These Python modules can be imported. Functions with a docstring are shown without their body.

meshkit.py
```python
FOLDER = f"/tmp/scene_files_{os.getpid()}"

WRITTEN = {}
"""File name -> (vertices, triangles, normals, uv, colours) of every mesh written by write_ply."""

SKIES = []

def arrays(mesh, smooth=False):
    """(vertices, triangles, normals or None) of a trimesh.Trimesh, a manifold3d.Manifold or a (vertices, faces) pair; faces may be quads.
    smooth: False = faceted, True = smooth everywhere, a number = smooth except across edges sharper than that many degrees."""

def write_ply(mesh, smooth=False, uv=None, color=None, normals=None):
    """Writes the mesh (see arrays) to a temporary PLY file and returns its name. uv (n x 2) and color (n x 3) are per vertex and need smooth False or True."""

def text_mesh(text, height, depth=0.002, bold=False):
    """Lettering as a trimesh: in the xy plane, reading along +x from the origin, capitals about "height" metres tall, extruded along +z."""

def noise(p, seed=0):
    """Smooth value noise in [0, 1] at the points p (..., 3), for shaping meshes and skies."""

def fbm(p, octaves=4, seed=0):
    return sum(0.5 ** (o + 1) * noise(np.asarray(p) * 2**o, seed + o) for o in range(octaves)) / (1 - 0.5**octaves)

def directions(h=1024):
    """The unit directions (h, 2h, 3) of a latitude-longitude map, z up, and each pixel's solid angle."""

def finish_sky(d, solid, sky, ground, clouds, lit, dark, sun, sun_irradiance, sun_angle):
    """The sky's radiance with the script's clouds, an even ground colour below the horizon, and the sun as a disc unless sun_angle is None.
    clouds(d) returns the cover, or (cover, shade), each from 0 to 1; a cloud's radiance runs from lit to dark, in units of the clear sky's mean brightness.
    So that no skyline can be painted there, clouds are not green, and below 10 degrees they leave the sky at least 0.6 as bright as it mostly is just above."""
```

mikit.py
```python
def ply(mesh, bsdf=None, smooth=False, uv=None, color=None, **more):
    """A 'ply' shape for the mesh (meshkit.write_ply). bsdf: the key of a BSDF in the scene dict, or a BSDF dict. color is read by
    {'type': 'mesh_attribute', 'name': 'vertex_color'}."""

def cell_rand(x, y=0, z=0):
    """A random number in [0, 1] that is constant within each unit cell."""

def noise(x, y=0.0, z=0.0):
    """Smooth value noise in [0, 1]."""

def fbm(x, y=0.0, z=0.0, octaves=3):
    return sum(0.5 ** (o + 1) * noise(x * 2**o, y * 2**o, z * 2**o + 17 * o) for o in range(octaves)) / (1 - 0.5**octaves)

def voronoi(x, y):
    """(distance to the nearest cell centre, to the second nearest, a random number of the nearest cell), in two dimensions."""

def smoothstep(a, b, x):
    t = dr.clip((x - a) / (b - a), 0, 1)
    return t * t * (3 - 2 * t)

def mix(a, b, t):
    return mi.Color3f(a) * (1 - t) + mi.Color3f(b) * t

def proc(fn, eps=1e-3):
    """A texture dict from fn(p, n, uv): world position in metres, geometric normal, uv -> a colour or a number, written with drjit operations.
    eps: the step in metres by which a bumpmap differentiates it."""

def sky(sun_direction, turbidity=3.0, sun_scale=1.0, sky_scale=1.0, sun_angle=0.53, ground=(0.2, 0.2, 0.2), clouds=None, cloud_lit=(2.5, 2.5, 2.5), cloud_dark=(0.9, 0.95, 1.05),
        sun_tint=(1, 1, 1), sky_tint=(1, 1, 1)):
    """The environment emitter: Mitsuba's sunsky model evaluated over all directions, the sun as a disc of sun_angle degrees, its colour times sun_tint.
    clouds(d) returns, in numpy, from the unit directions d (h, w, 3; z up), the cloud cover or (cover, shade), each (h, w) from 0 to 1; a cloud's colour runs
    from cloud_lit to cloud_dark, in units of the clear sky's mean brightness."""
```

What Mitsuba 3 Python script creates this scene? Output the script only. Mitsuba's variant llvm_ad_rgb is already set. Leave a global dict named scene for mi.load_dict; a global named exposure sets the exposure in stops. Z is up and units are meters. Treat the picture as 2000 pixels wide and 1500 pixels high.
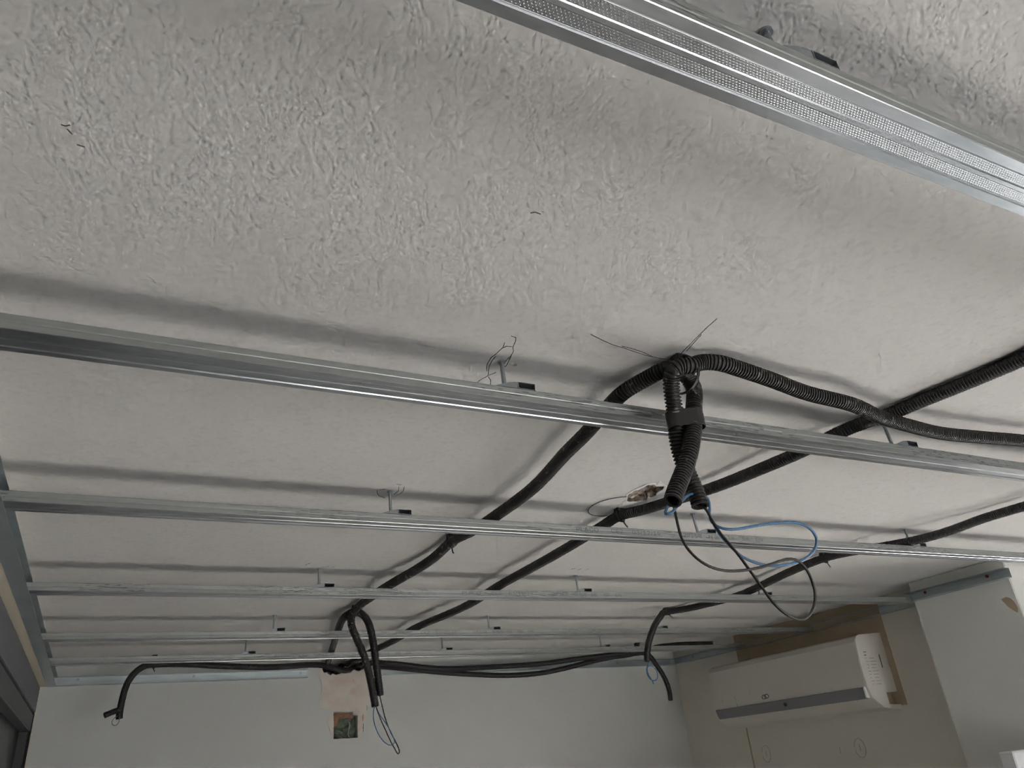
import math
import numpy as np
import trimesh
import shapely
from shapely.geometry import Polygon, LineString, box as sbox
from scipy.interpolate import CubicSpline
import drjit as dr
import mitsuba as mi
import mikit
import meshkit
from mikit import proc, noise, fbm, smoothstep, mix

# ---------------------------------------------------------------- camera, sky, exposure
Z0 = 2.52                      # underside of the ceiling grid above the floor (metres)
HC = Z0 + 0.0685               # underside of the ceiling
FOCAL = 1459.35                # focal length in pixels of the 2000 x 1500 frame
R_CAM = np.array([[0.89433, -0.43923, -0.08518], [0.13343, 0.44355, -0.88626], [0.42705, 0.78124, 0.45528]])
EYE = np.array([0.0, 0.0, 2.1116])
scene, labels = {}, {}
_up = -R_CAM[1]
scene['camera'] = {'type': 'perspective', 'fov_axis': 'x', 'fov': 2 * math.degrees(math.atan(1000 / FOCAL)), 'near_clip': 0.02,
                   'to_world': mi.ScalarTransform4f().look_at(origin=EYE.tolist(), target=(EYE + R_CAM[2]).tolist(), up=_up.tolist())}
SUN = np.array([0.0, -1.0, 0.69])
scene['sky'] = mikit.sky(SUN, turbidity=3.0, sun_scale=1.0, sky_scale=1.0, sun_angle=2.0, sun_tint=(0.85, 0.99, 1.28), ground=(0.3, 0.3, 0.3),
                         clouds=lambda d: 0.6 + 0.0 * d[..., 0], cloud_lit=(1.8, 1.8, 1.8))
exposure = 5.25

# ---------------------------------------------------------------- materials
def rgb(c): return {'type': 'rgb', 'value': list(c)}
def two(b): return {'type': 'twosided', 'bsdf': b}
def mat(name, b): scene[name] = {**b}; return name

def peel(p, n, uv):            # orange-peel roller texture: soft swells with small round pits
    w = noise(p.x * 90, p.y * 90, 3.0)
    x, y = p.x * 170 + w * 0.9, p.y * 170 - w * 0.9
    d1 = mikit.voronoi(x, y)
    pit = (1 - smoothstep(0.12, 0.42, d1[0])) * smoothstep(0.35, 0.6, d1[2])
    swell = (1 - smoothstep(0.0, 0.40, d1[0])) * smoothstep(0.35, 0.1, d1[2])
    return fbm(p.x * 160, p.y * 160, 7.0, 2) * 0.7 - pit * 0.75 + swell * 0.35
def ceil_col(p, n, uv):
    g = fbm(p.x * 1.7, p.y * 1.7, 0.0, 3)
    s = smoothstep(0.66, 0.80, noise(p.x * 140 + 31, p.y * 140 + 11, 2.0)) * (0.4 + 0.6 * noise(p.x * 11, p.y * 11, 5.0))
    f = fbm(p.x * 230, p.y * 230, 4.0, 2)
    return mix((0.715, 0.70, 0.685), (0.775, 0.76, 0.745), g) * (0.97 + 0.06 * f) * (1 - 0.06 * s)
mat('m_ceiling', {'type': 'bumpmap', 'arbitrary': proc(peel, eps=5e-4), 'scale': 0.00078,
                  'bsdf': two({'type': 'diffuse', 'reflectance': proc(ceil_col)})})

def wall_col(base, dirt, amount=0.10, freq=6.0):
    def fn(p, n, uv):
        g = fbm(p.x * freq, p.y * freq, p.z * freq, 4)
        s = smoothstep(0.70, 0.78, noise(p.x * 40, p.y * 40, p.z * 40))
        return mix(base, dirt, g * amount * 3 + s * 0.10 * g)
    return fn
mat('m_wall', two({'type': 'diffuse', 'reflectance': proc(wall_col((0.60, 0.615, 0.60), (0.52, 0.525, 0.505)))}))
mat('m_wall_cream', two({'type': 'diffuse', 'reflectance': proc(wall_col((0.76, 0.735, 0.67), (0.66, 0.62, 0.54)))}))
mat('m_wall_pier', two({'type': 'diffuse', 'reflectance': proc(wall_col((0.76, 0.765, 0.72), (0.66, 0.65, 0.60)))}))
mat('m_lintel', two({'type': 'diffuse', 'reflectance': proc(wall_col((0.66, 0.60, 0.50), (0.5, 0.44, 0.36)))}))
mat('m_floor', two({'type': 'roughplastic', 'diffuse_reflectance': rgb((0.42, 0.42, 0.415)), 'alpha': 0.3}))
mat('m_room', two({'type': 'diffuse', 'reflectance': rgb((0.45, 0.45, 0.45))}))
mat('m_ground', two({'type': 'diffuse', 'reflectance': rgb((0.70, 0.70, 0.70))}))

def zinc(p, n, uv):
    a = fbm(p.x * 9, p.y * 160, p.z * 160, 2)
    b = noise(p.x * 60, p.y * 400, p.z * 700)
    return mix((0.43, 0.45, 0.475), (0.58, 0.60, 0.62), 0.55 * a + 0.35 * b)
def zinc_rough(p, n, uv):
    return 0.20 + 0.14 * fbm(p.x * 20, p.y * 90, p.z * 200, 2)
mat('m_zinc', two({'type': 'principled', 'base_color': proc(zinc), 'metallic': 0.92, 'roughness': proc(zinc_rough), 'specular': 0.5}))
def zinc_side(p, n, uv):       # the face with rolling grease: dark streaks that run along the channel
    a = fbm(p.x * 9, p.y * 5, p.z * 300, 2)
    patch = smoothstep(0.44, 0.62, fbm(p.x * 4.0, p.y * 3.0, 4.0, 3))
    streak = smoothstep(0.56, 0.70, noise(p.x * 85, p.y * 10, p.z * 520))
    return mix((0.35, 0.372, 0.362), (0.44, 0.46, 0.447), a) * (1 - 0.42 * streak * patch)
mat('m_zinc_side', two({'type': 'principled', 'base_color': proc(zinc_side), 'metallic': 0.75, 'roughness': 0.48, 'specular': 0.5}))
mat('m_track', two({'type': 'principled', 'base_color': proc(lambda p, n, uv: mix((0.40, 0.46, 0.48), (0.56, 0.61, 0.62), fbm(p.x * 14, p.y * 14, p.z * 120, 3))),
                    'metallic': 0.8, 'roughness': 0.42}))
mat('m_bolt', two({'type': 'principled', 'base_color': rgb((0.36, 0.39, 0.41)), 'metallic': 0.85, 'roughness': 0.42}))
mat('m_ink', two({'type': 'diffuse', 'reflectance': rgb((0.20, 0.21, 0.235))}))
mat('m_conduit', two({'type': 'roughplastic', 'diffuse_reflectance': proc(lambda p, n, uv: mix((0.011, 0.011, 0.012), (0.024, 0.023, 0.023), fbm(p.x * 40, p.y * 40, p.z * 40, 3))), 'alpha': 0.28}))
def dusty(p, n, uv):
    d = smoothstep(0.60, 0.78, fbm(p.x * 130, p.y * 130, p.z * 130, 2)) * smoothstep(0.45, 0.6, noise(p.x * 28, p.y * 28, p.z * 28))
    return mix(mix((0.018, 0.0165, 0.0155), (0.036, 0.033, 0.030), fbm(p.x * 40, p.y * 40, p.z * 40, 3)), (0.45, 0.41, 0.36), d * 0.45)
mat('m_conduit_dusty', two({'type': 'roughplastic', 'diffuse_reflectance': proc(dusty), 'alpha': 0.32}))
mat('m_tape', two({'type': 'roughplastic', 'diffuse_reflectance': rgb((0.030, 0.029, 0.030)), 'alpha': 0.22}))
mat('m_tie', two({'type': 'roughplastic', 'diffuse_reflectance': rgb((0.022, 0.022, 0.023)), 'alpha': 0.25}))
mat('m_wire_black', two({'type': 'roughplastic', 'diffuse_reflectance': rgb((0.035, 0.033, 0.032)), 'alpha': 0.18}))
mat('m_wire_blue', two({'type': 'roughplastic', 'diffuse_reflectance': rgb((0.080, 0.205, 0.37)), 'alpha': 0.18}))
mat('m_wire_grey', two({'type': 'roughplastic', 'diffuse_reflectance': rgb((0.16, 0.16, 0.16)), 'alpha': 0.2}))
mat('m_crack', two({'type': 'diffuse', 'reflectance': rgb((0.12, 0.11, 0.10))}))
mat('m_plaster_raw', two({'type': 'diffuse', 'reflectance': proc(lambda p, n, uv: mix(mix((0.60, 0.54, 0.49), (0.72, 0.68, 0.63), fbm(p.x * 22, 1.0, p.z * 22, 4)), (0.62, 0.47, 0.41), smoothstep(0.54, 0.80, fbm(p.x * 30 + 7, 2.0, p.z * 24, 3)) * 0.6))}))
mat('m_cavity', two({'type': 'diffuse', 'reflectance': proc(lambda p, n, uv: mix(mix((0.10, 0.075, 0.055), (0.42, 0.36, 0.31), smoothstep(0.35, 0.62, fbm(p.x * 75, p.y * 75, p.z * 75, 3))), (0.70, 0.66, 0.62), smoothstep(0.60, 0.68, fbm(p.x * 55 + 5, p.y * 55, p.z * 55, 2))))}))
mat('m_plaster_white', two({'type': 'diffuse', 'reflectance': rgb((0.86, 0.86, 0.86))}))
mat('m_brick', two({'type': 'diffuse', 'reflectance': proc(lambda p, n, uv: mix((0.24, 0.125, 0.08), (0.38, 0.235, 0.165), fbm(p.x * 60, p.y * 60, p.z * 60, 3)))}))
mat('m_green', two({'type': 'diffuse', 'reflectance': proc(lambda p, n, uv: mix((0.05, 0.065, 0.045), (0.22, 0.25, 0.19), fbm(p.x * 70, p.y * 70, p.z * 70, 3)))}))
mat('m_dark', two({'type': 'diffuse', 'reflectance': rgb((0.03, 0.03, 0.03))}))
mat('m_ac', two({'type': 'roughplastic', 'diffuse_reflectance': proc(wall_col((0.76, 0.735, 0.675), (0.64, 0.58, 0.50), 0.08, 9.0)), 'alpha': 0.3}))
mat('m_ac_vane', two({'type': 'roughplastic', 'diffuse_reflectance': rgb((0.235, 0.235, 0.25)), 'alpha': 0.25}))
mat('m_grey_print', two({'type': 'diffuse', 'reflectance': rgb((0.20, 0.19, 0.18))}))
mat('m_pale_print', two({'type': 'diffuse', 'reflectance': rgb((0.50, 0.475, 0.43))}))
mat('m_tan', two({'type': 'diffuse', 'reflectance': proc(lambda p, n, uv: mix((0.42, 0.335, 0.24), (0.52, 0.43, 0.325), fbm(p.x * 12, p.y * 12, p.z * 12, 3)))}))
mat('m_shutter', two({'type': 'principled', 'base_color': rgb((0.115, 0.12, 0.13)), 'roughness': 0.5, 'specular': 0.3}))
mat('m_frame', two({'type': 'principled', 'base_color': rgb((0.065, 0.066, 0.070)), 'roughness': 0.45, 'specular': 0.25}))
mat('m_frame_dark', two({'type': 'principled', 'base_color': rgb((0.015, 0.015, 0.016)), 'roughness': 0.4, 'specular': 0.2}))
mat('m_pane', two({'type': 'principled', 'base_color': rgb((0.006, 0.007, 0.007)), 'roughness': 0.25, 'specular': 0.10}))
mat('m_red_plug', two({'type': 'roughplastic', 'diffuse_reflectance': rgb((0.20, 0.05, 0.04)), 'alpha': 0.3}))
mat('m_door', two({'type': 'roughplastic', 'diffuse_reflectance': rgb((0.72, 0.73, 0.74)), 'alpha': 0.25}))

# ---------------------------------------------------------------- helpers
def key(name):
    if name not in scene and not any(k.startswith(name + '__') for k in scene): return name
    i = 1
    while True:
        k = f'{name}_{i:03d}'
        if k not in scene and not any(q.startswith(k + '__') for q in scene): return k
        i += 1
def tag(k, label=None, cat=None, group=None, kind=None):
    d = {}
    if label: d['label'] = label
    if cat: d['category'] = cat
    if group: d['group'] = group
    if kind: d['kind'] = kind
    labels[k] = d
    return k
_reserved = set()
def thing(name, label, cat, group=None):
    k, i = name, 0
    while k in _reserved or k in scene:
        i += 1; k = f'{name}_{i:03d}'
    _reserved.add(k)
    return tag(k, label, cat, group)
def part(parent, name, mesh, m, smooth=False, label=None, kind=None):
    base = parent + '__' + name
    k, i = base, 0
    while k in scene:
        i += 1; k = f'{base}_{i:03d}'
    scene[k] = mesh if isinstance(mesh, dict) else mikit.ply(mesh, m, smooth=smooth)
    if label or kind: tag(k, label, kind=kind)
    return k
def struct(name, mesh, m, smooth=False, label=None):
    scene[name] = mikit.ply(mesh, m, smooth=smooth)
    return tag(name, label, kind='structure')
def move(mesh, x=0, y=0, z=0):
    mesh = mesh.copy(); mesh.apply_translation([x, y, z]); return mesh
cat_ = trimesh.util.concatenate
def bx(x0, x1, y0, y1, z0, z1, c=0.0):
    if c <= 0:
        return trimesh.creation.box(bounds=[[x0, y0, z0], [x1, y1, z1]])
    pts = []
    for x, sx in ((x0, 1), (x1, -1)):
        for y, sy in ((y0, 1), (y1, -1)):
            for z, sz in ((z0, 1), (z1, -1)):
                pts += [(x + sx * c, y + sy * c, z), (x + sx * c, y, z + sz * c), (x, y + sy * c, z + sz * c)]
    return trimesh.convex.convex_hull(np.array(pts))
def cyl(p0, p1, r, n=20):
    return trimesh.creation.cylinder(radius=r, segment=[p0, p1], sections=n)
def extrude_x(poly, x0, x1):   # polygon in (y, z) swept along x
    m = trimesh.creation.extrude_polygon(poly, x1 - x0, engine='earcut')
    m.apply_transform(np.array([[0, 0, 1, x0], [1, 0, 0, 0], [0, 1, 0, 0], [0, 0, 0, 1.0]])); return m
def extrude_y(poly, y0, y1):   # polygon in (x, z) swept along y
    m = trimesh.creation.extrude_polygon(poly, y1 - y0, engine='earcut')
    m.apply_transform(np.array([[1, 0, 0, 0], [0, 0, 1, y0], [0, 1, 0, 0], [0, 0, 0, 1.0]])); m.invert(); m.fix_normals(); return m
def extrude_z(poly, z0, z1):
    m = trimesh.creation.extrude_polygon(poly, z1 - z0, engine='earcut'); m.apply_translation([0, 0, z0]); return m
def spline(pts, step):
    pts = np.asarray(pts, float)
    t = np.concatenate([[0], np.cumsum(np.linalg.norm(np.diff(pts, axis=0), axis=1) ** 0.7)])
    cs = CubicSpline(t, pts)
    q = cs(np.linspace(0, t[-1], 4000))
    s = np.concatenate([[0], np.cumsum(np.linalg.norm(np.diff(q, axis=0), axis=1))])
    n = max(8, int(round(s[-1] / step)))
    u = np.linspace(0, s[-1], n + 1)
    return np.stack([np.interp(u, s, q[:, k]) for k in range(3)], 1), u
def frames(c):
    t = np.gradient(c, axis=0); t /= np.linalg.norm(t, axis=1, keepdims=True)
    a = np.zeros_like(c); v = np.cross(t[0], [0.3, 0.2, 0.93]); a[0] = v / np.linalg.norm(v)
    for i in range(1, len(c)):
        v = a[i - 1] - t[i] * np.dot(a[i - 1], t[i]); a[i] = v / np.linalg.norm(v)
    return t, a, np.cross(t, a)
def tube(c, r, n=12, hollow=0.0, wall=0.0022):
    """A tube along the points c with the radii r; hollow: depth in metres of the open bore at both ends."""
    t, a, b = frames(c); r = np.broadcast_to(r, len(c)).copy()
    rows = [(c[i], r[i], i) for i in range(len(c))]
    if hollow > 0:
        s = np.concatenate([[0], np.cumsum(np.linalg.norm(np.diff(c, axis=0), axis=1))])
        i0, i1 = int(np.searchsorted(s, hollow)), int(np.searchsorted(s, s[-1] - hollow))
        rin = r.max() - wall - 0.0008
        rows = [(c[i0], rin, i0), (c[0], rin, 0)] + rows + [(c[-1], rin, len(c) - 1), (c[i1], rin, i1)]
    ang = np.arange(n) * 2 * np.pi / n
    v = np.concatenate([o + q * (np.cos(ang)[:, None] * a[i] + np.sin(ang)[:, None] * b[i]) for o, q, i in rows])
    m = len(rows); f = []
    k = np.arange(n); k2 = (k + 1) % n
    for i in range(m - 1):
        f.append(np.stack([i * n + k, i * n + k2, (i + 1) * n + k2], 1)); f.append(np.stack([i * n + k, (i + 1) * n + k2, (i + 1) * n + k], 1))
    v = np.vstack([v, rows[0][0], rows[-1][0]])
    f.append(np.stack([k2, k, np.full(n, m * n)], 1)); f.append(np.stack([(m - 1) * n + k, (m - 1) * n + k2, np.full(n, m * n + 1)], 1))
    return trimesh.Trimesh(v, np.vstack(f), process=False)
def corrugated(pts, r=0.0113, pitch=0.0052, depth=0.0026, n=16, hollow=0.02, per=8):
    c, u = spline(pts, pitch / per)
    ph = (u / pitch) % 1.0
    rr = r - depth * np.where(ph < 0.66, np.where((ph < 0.1) | (ph > 0.5), 0.10, 0.0), 1.0)
    return tube(c, rr, n, hollow)
def wire(pts, r=0.0016, step=0.004, n=8):
    c, u = spline(pts, step)
    return tube(c, r, n)
def ribbon(pts, w, z, t=0.0004):
    g = LineString(pts).buffer(w / 2, cap_style='flat', join_style='mitre')
    return cat_([extrude_z(q, z - t, z + 0.0006) for q in getattr(g, 'geoms', [g])])

# ---------------------------------------------------------------- traced courses of conduits and wires (metres)
# paths
PATHS = {
 'long': [(0.5654, 0.668, 2.375), (0.5808, 0.672, 2.3959), (0.5987, 0.676, 2.4187), (0.6137, 0.678, 2.4414), (0.6277, 0.682, 2.4656), (0.6419, 0.688, 2.4917), (0.6581, 0.696, 2.5292), (0.6695, 0.703, 2.5603), (0.6612, 0.703, 2.5759), (0.6367, 0.692, 2.576), (0.6196, 0.684, 2.573), (0.6029, 0.7186, 2.57), (0.5867, 0.7495, 2.563), (0.5973, 0.8619, 2.556), (0.6061, 0.9462, 2.554), (0.6299, 1.0935, 2.554), (0.6348, 1.2067, 2.554), (0.6363, 1.3025, 2.556), (0.6395, 1.4068, 2.562), (0.6407, 1.5233, 2.572), (0.6424, 1.6306, 2.567), (0.6233, 1.7576, 2.558), (0.6059, 1.8662, 2.554), (0.6102, 2.0525, 2.562), (0.6249, 2.2222, 2.572), (0.6199, 2.27, 2.5563), (0.6161, 2.255, 2.5253), (0.6319, 2.255, 2.4873), (0.6538, 2.255, 2.438), (0.6692, 2.26, 2.3958), (0.6814, 2.265, 2.35), (0.6905, 2.265, 2.3015)],
 'right': [(0.6406, 0.706, 2.3859), (0.6404, 0.707, 2.3964), (0.6363, 0.709, 2.4217), (0.6297, 0.709, 2.4488), (0.6245, 0.705, 2.4749), (0.6219, 0.697, 2.5066), (0.6152, 0.687, 2.5328), (0.611, 0.678, 2.5506), (0.6095, 0.669, 2.5584), (0.6188, 0.664, 2.5636), (0.6327, 0.66, 2.5651), (0.653, 0.6602, 2.573), (0.6731, 0.6528, 2.572), (0.6989, 0.6522, 2.57), (0.7413, 0.6545, 2.566), (0.7867, 0.6583, 2.562), (0.8502, 0.664, 2.556), (0.9313, 0.6629, 2.55), (1.0069, 0.6793, 2.5485), (1.0944, 0.6929, 2.5485), (1.1937, 0.7035, 2.55), (1.254, 0.7032, 2.552), (1.327, 0.6991, 2.554), (1.416, 0.6932, 2.556)],
 'cond2': [(1.1251, 0.5054, 2.576), (1.1141, 0.5804, 2.576), (1.1007, 0.6519, 2.576), (1.0864, 0.7132, 2.575), (1.0554, 0.7654, 2.57), (1.0349, 0.8169, 2.562), (1.0225, 0.8733, 2.558), (1.0142, 0.9579, 2.56), (1.006, 1.0514, 2.564), (0.9809, 1.1647, 2.57), (0.9568, 1.2397, 2.573), (0.9325, 1.2798, 2.573), (0.9249, 1.3161, 2.569), (0.913, 1.4401, 2.558), (0.9137, 1.6564, 2.556), (0.9113, 1.8722, 2.554), (0.923, 2.0545, 2.554), (0.9088, 2.2652, 2.554), (0.8872, 2.4529, 2.554), (0.8924, 2.7078, 2.554), (0.8804, 2.9198, 2.554), (0.887, 3.0956, 2.556), (0.8963, 3.25, 2.5647), (0.9026, 3.37, 2.5695)],
 'cond3': [(1.9076, 0.9934, 2.564), (1.8899, 1.0921, 2.562), (1.8608, 1.1694, 2.552), (1.8231, 1.2651, 2.5495), (1.7856, 1.3639, 2.556), (1.8004, 1.5169, 2.573), (1.7928, 1.57, 2.57), (1.792, 1.6537, 2.565), (1.8041, 1.7561, 2.56), (1.8188, 1.8678, 2.555), (1.824, 1.9745, 2.555), (1.8309, 2.1105, 2.563), (1.834, 2.2054, 2.57), (1.803, 2.2802, 2.574), (1.7401, 2.24, 2.5496), (1.7155, 2.245, 2.5238), (1.6944, 2.25, 2.4913), (1.6806, 2.26, 2.4549), (1.6773, 2.27, 2.4255), (1.6804, 2.28, 2.4064)],
 'up2': [(0.8145, 3.38, 2.569), (0.7892, 3.25, 2.5612), (0.7403, 3.0111, 2.554), (0.6757, 2.6911, 2.554), (0.6389, 2.5071, 2.554), (0.6141, 2.3599, 2.56), (0.6174, 2.3016, 2.567), (0.6342, 2.3, 2.5743), (0.6491, 2.285, 2.5683), (0.6653, 2.275, 2.5498), (0.6766, 2.27, 2.5203), (0.6845, 2.27, 2.4862), (0.6901, 2.27, 2.4526), (0.6969, 2.275, 2.4142), (0.7045, 2.28, 2.3719), (0.709, 2.28, 2.3325)],
 'left': [(0.9191, 3.38, 2.5474), (0.8279, 3.275, 2.5397), (0.751, 3.22, 2.548), (0.6487, 3.17, 2.5416), (0.5492, 3.16, 2.5372), (0.4527, 3.15, 2.5393), (0.3602, 3.15, 2.545), (0.2699, 3.15, 2.5522), (0.1828, 3.16, 2.5577), (0.1311, 3.1516, 2.556), (0.0991, 3.13, 2.5468), (0.071, 3.12, 2.5238), (0.0516, 3.12, 2.4862), (0.0441, 3.12, 2.4406), (0.0417, 3.12, 2.3996), (0.0433, 3.12, 2.3767)],
 'stub': [(0.0406, 3.098, 2.4041), (0.0315, 3.097, 2.4012), (0.0137, 3.1, 2.3951), (-0.004, 3.1, 2.3879)],
 'sagA': [(0.955, 3.38, 2.5632), (0.9658, 3.3, 2.56), (1.0105, 3.205, 2.5473), (1.1203, 3.185, 2.5314), (1.2564, 3.18, 2.5147), (1.3999, 3.18, 2.5129), (1.529, 3.18, 2.5158), (1.7472, 3.16, 2.5204), (1.8938, 3.13, 2.5303), (2.0956, 3.09, 2.5415), (2.2165, 3.07, 2.5441), (2.2442, 3.06, 2.5397), (2.2665, 3.05, 2.5239), (2.2924, 3.05, 2.4911), (2.3172, 3.05, 2.4539), (2.3375, 3.05, 2.4101), (2.3458, 3.05, 2.3671), (2.3445, 3.05, 2.3272)],
 'sagB': [(1.0353, 3.38, 2.5505), (1.0372, 3.29, 2.5443), (1.1376, 3.235, 2.5235), (1.2736, 3.225, 2.5058), (1.4404, 3.22, 2.4906), (1.6167, 3.22, 2.4819), (1.7646, 3.2, 2.4857), (1.8634, 3.18, 2.498), (2.0198, 3.155, 2.5243), (2.1209, 3.13, 2.5367), (2.1979, 3.112, 2.5428), (2.2717, 3.095, 2.5539), (2.2791, 3.0, 2.5573), (2.3208, 2.91, 2.5524), (2.4029, 2.9, 2.5529), (2.5233, 2.89, 2.5518)],
 'wblack1': [(0.5955, 0.703, 2.3909), (0.5908, 0.6976, 2.3779), (0.5871, 0.6922, 2.3515), (0.5865, 0.6875, 2.3319), (0.5944, 0.6833, 2.3151), (0.6107, 0.6792, 2.3018), (0.6327, 0.675, 2.296), (0.6611, 0.6708, 2.2969), (0.6915, 0.6667, 2.3023), (0.7145, 0.6625, 2.3082), (0.7318, 0.66, 2.3087), (0.745, 0.66, 2.2996), (0.751, 0.66, 2.2829), (0.7516, 0.6621, 2.2648), (0.7411, 0.6642, 2.247), (0.7283, 0.6668, 2.2391), (0.7115, 0.6697, 2.2421), (0.6933, 0.6727, 2.2574), (0.6837, 0.676, 2.2761), (0.6721, 0.6793, 2.2999), (0.6605, 0.684, 2.324), (0.6501, 0.689, 2.3441), (0.6439, 0.6943, 2.365), (0.6423, 0.7002, 2.3814), (0.6409, 0.706, 2.3869)],
 'wblue1': [(0.592, 0.703, 2.3912), (0.5816, 0.6982, 2.3788), (0.5732, 0.6935, 2.3676), (0.5768, 0.691, 2.3677), (0.591, 0.6947, 2.3769), (0.6089, 0.6983, 2.3906), (0.6274, 0.7034, 2.4004), (0.6495, 0.7096, 2.4021), (0.6652, 0.7159, 2.4005), (0.6613, 0.7119, 2.3885), (0.6528, 0.7057, 2.3757), (0.6486, 0.6995, 2.3635), (0.6534, 0.694, 2.3555), (0.6641, 0.6885, 2.3518), (0.6861, 0.6843, 2.3537), (0.7159, 0.6825, 2.3587), (0.7509, 0.6807, 2.3631), (0.7789, 0.6812, 2.3638), (0.799, 0.683, 2.3578), (0.8081, 0.6848, 2.347), (0.808, 0.6883, 2.337), (0.7963, 0.692, 2.3253), (0.7768, 0.6956, 2.3169), (0.7515, 0.6989, 2.3123), (0.7282, 0.7022, 2.3121), (0.7066, 0.7052, 2.3171), (0.6902, 0.7077, 2.3257), (0.6772, 0.7103, 2.3403), (0.6637, 0.7105, 2.3577), (0.6568, 0.7097, 2.3752), (0.648, 0.709, 2.3906)],
 'wblack2': [(0.6929, 2.265, 2.2999), (0.6989, 2.2607, 2.2805), (0.709, 2.2564, 2.2549), (0.7195, 2.2536, 2.2316), (0.7324, 2.2514, 2.2044), (0.7432, 2.25, 2.1856), (0.7522, 2.25, 2.174), (0.755, 2.25, 2.1768), (0.7517, 2.2543, 2.1953), (0.7441, 2.2586, 2.2122), (0.7318, 2.2629, 2.2377), (0.7241, 2.2671, 2.259), (0.7163, 2.2714, 2.2889), (0.7085, 2.2757, 2.3255), (0.7079, 2.28, 2.3324)],
 'wblue2': [(0.6892, 2.265, 2.3021), (0.6846, 2.2629, 2.2876), (0.6839, 2.2607, 2.2709), (0.6874, 2.2571, 2.25), (0.6952, 2.2529, 2.229), (0.7065, 2.2493, 2.212), (0.7195, 2.2471, 2.2006), (0.7313, 2.245, 2.1971), (0.7407, 2.2471, 2.2046), (0.7388, 2.2493, 2.216), (0.7286, 2.2529, 2.2382), (0.7162, 2.2571, 2.2586), (0.706, 2.2611, 2.2739), (0.699, 2.2646, 2.287), (0.6954, 2.268, 2.3)],
 'wblue3': [(1.6848, 2.28, 2.4069), (1.6774, 2.2779, 2.3904), (1.6701, 2.2757, 2.3795), (1.667, 2.2736, 2.3631), (1.6726, 2.2714, 2.3466), (1.6872, 2.27, 2.3379), (1.7023, 2.27, 2.3428), (1.7079, 2.27, 2.356), (1.705, 2.27, 2.3723), (1.6933, 2.27, 2.3835), (1.6758, 2.2693, 2.3866), (1.6664, 2.2682, 2.3786), (1.6681, 2.2671, 2.3569), (1.6762, 2.2661, 2.3405), (1.6812, 2.265, 2.3269)],
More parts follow.
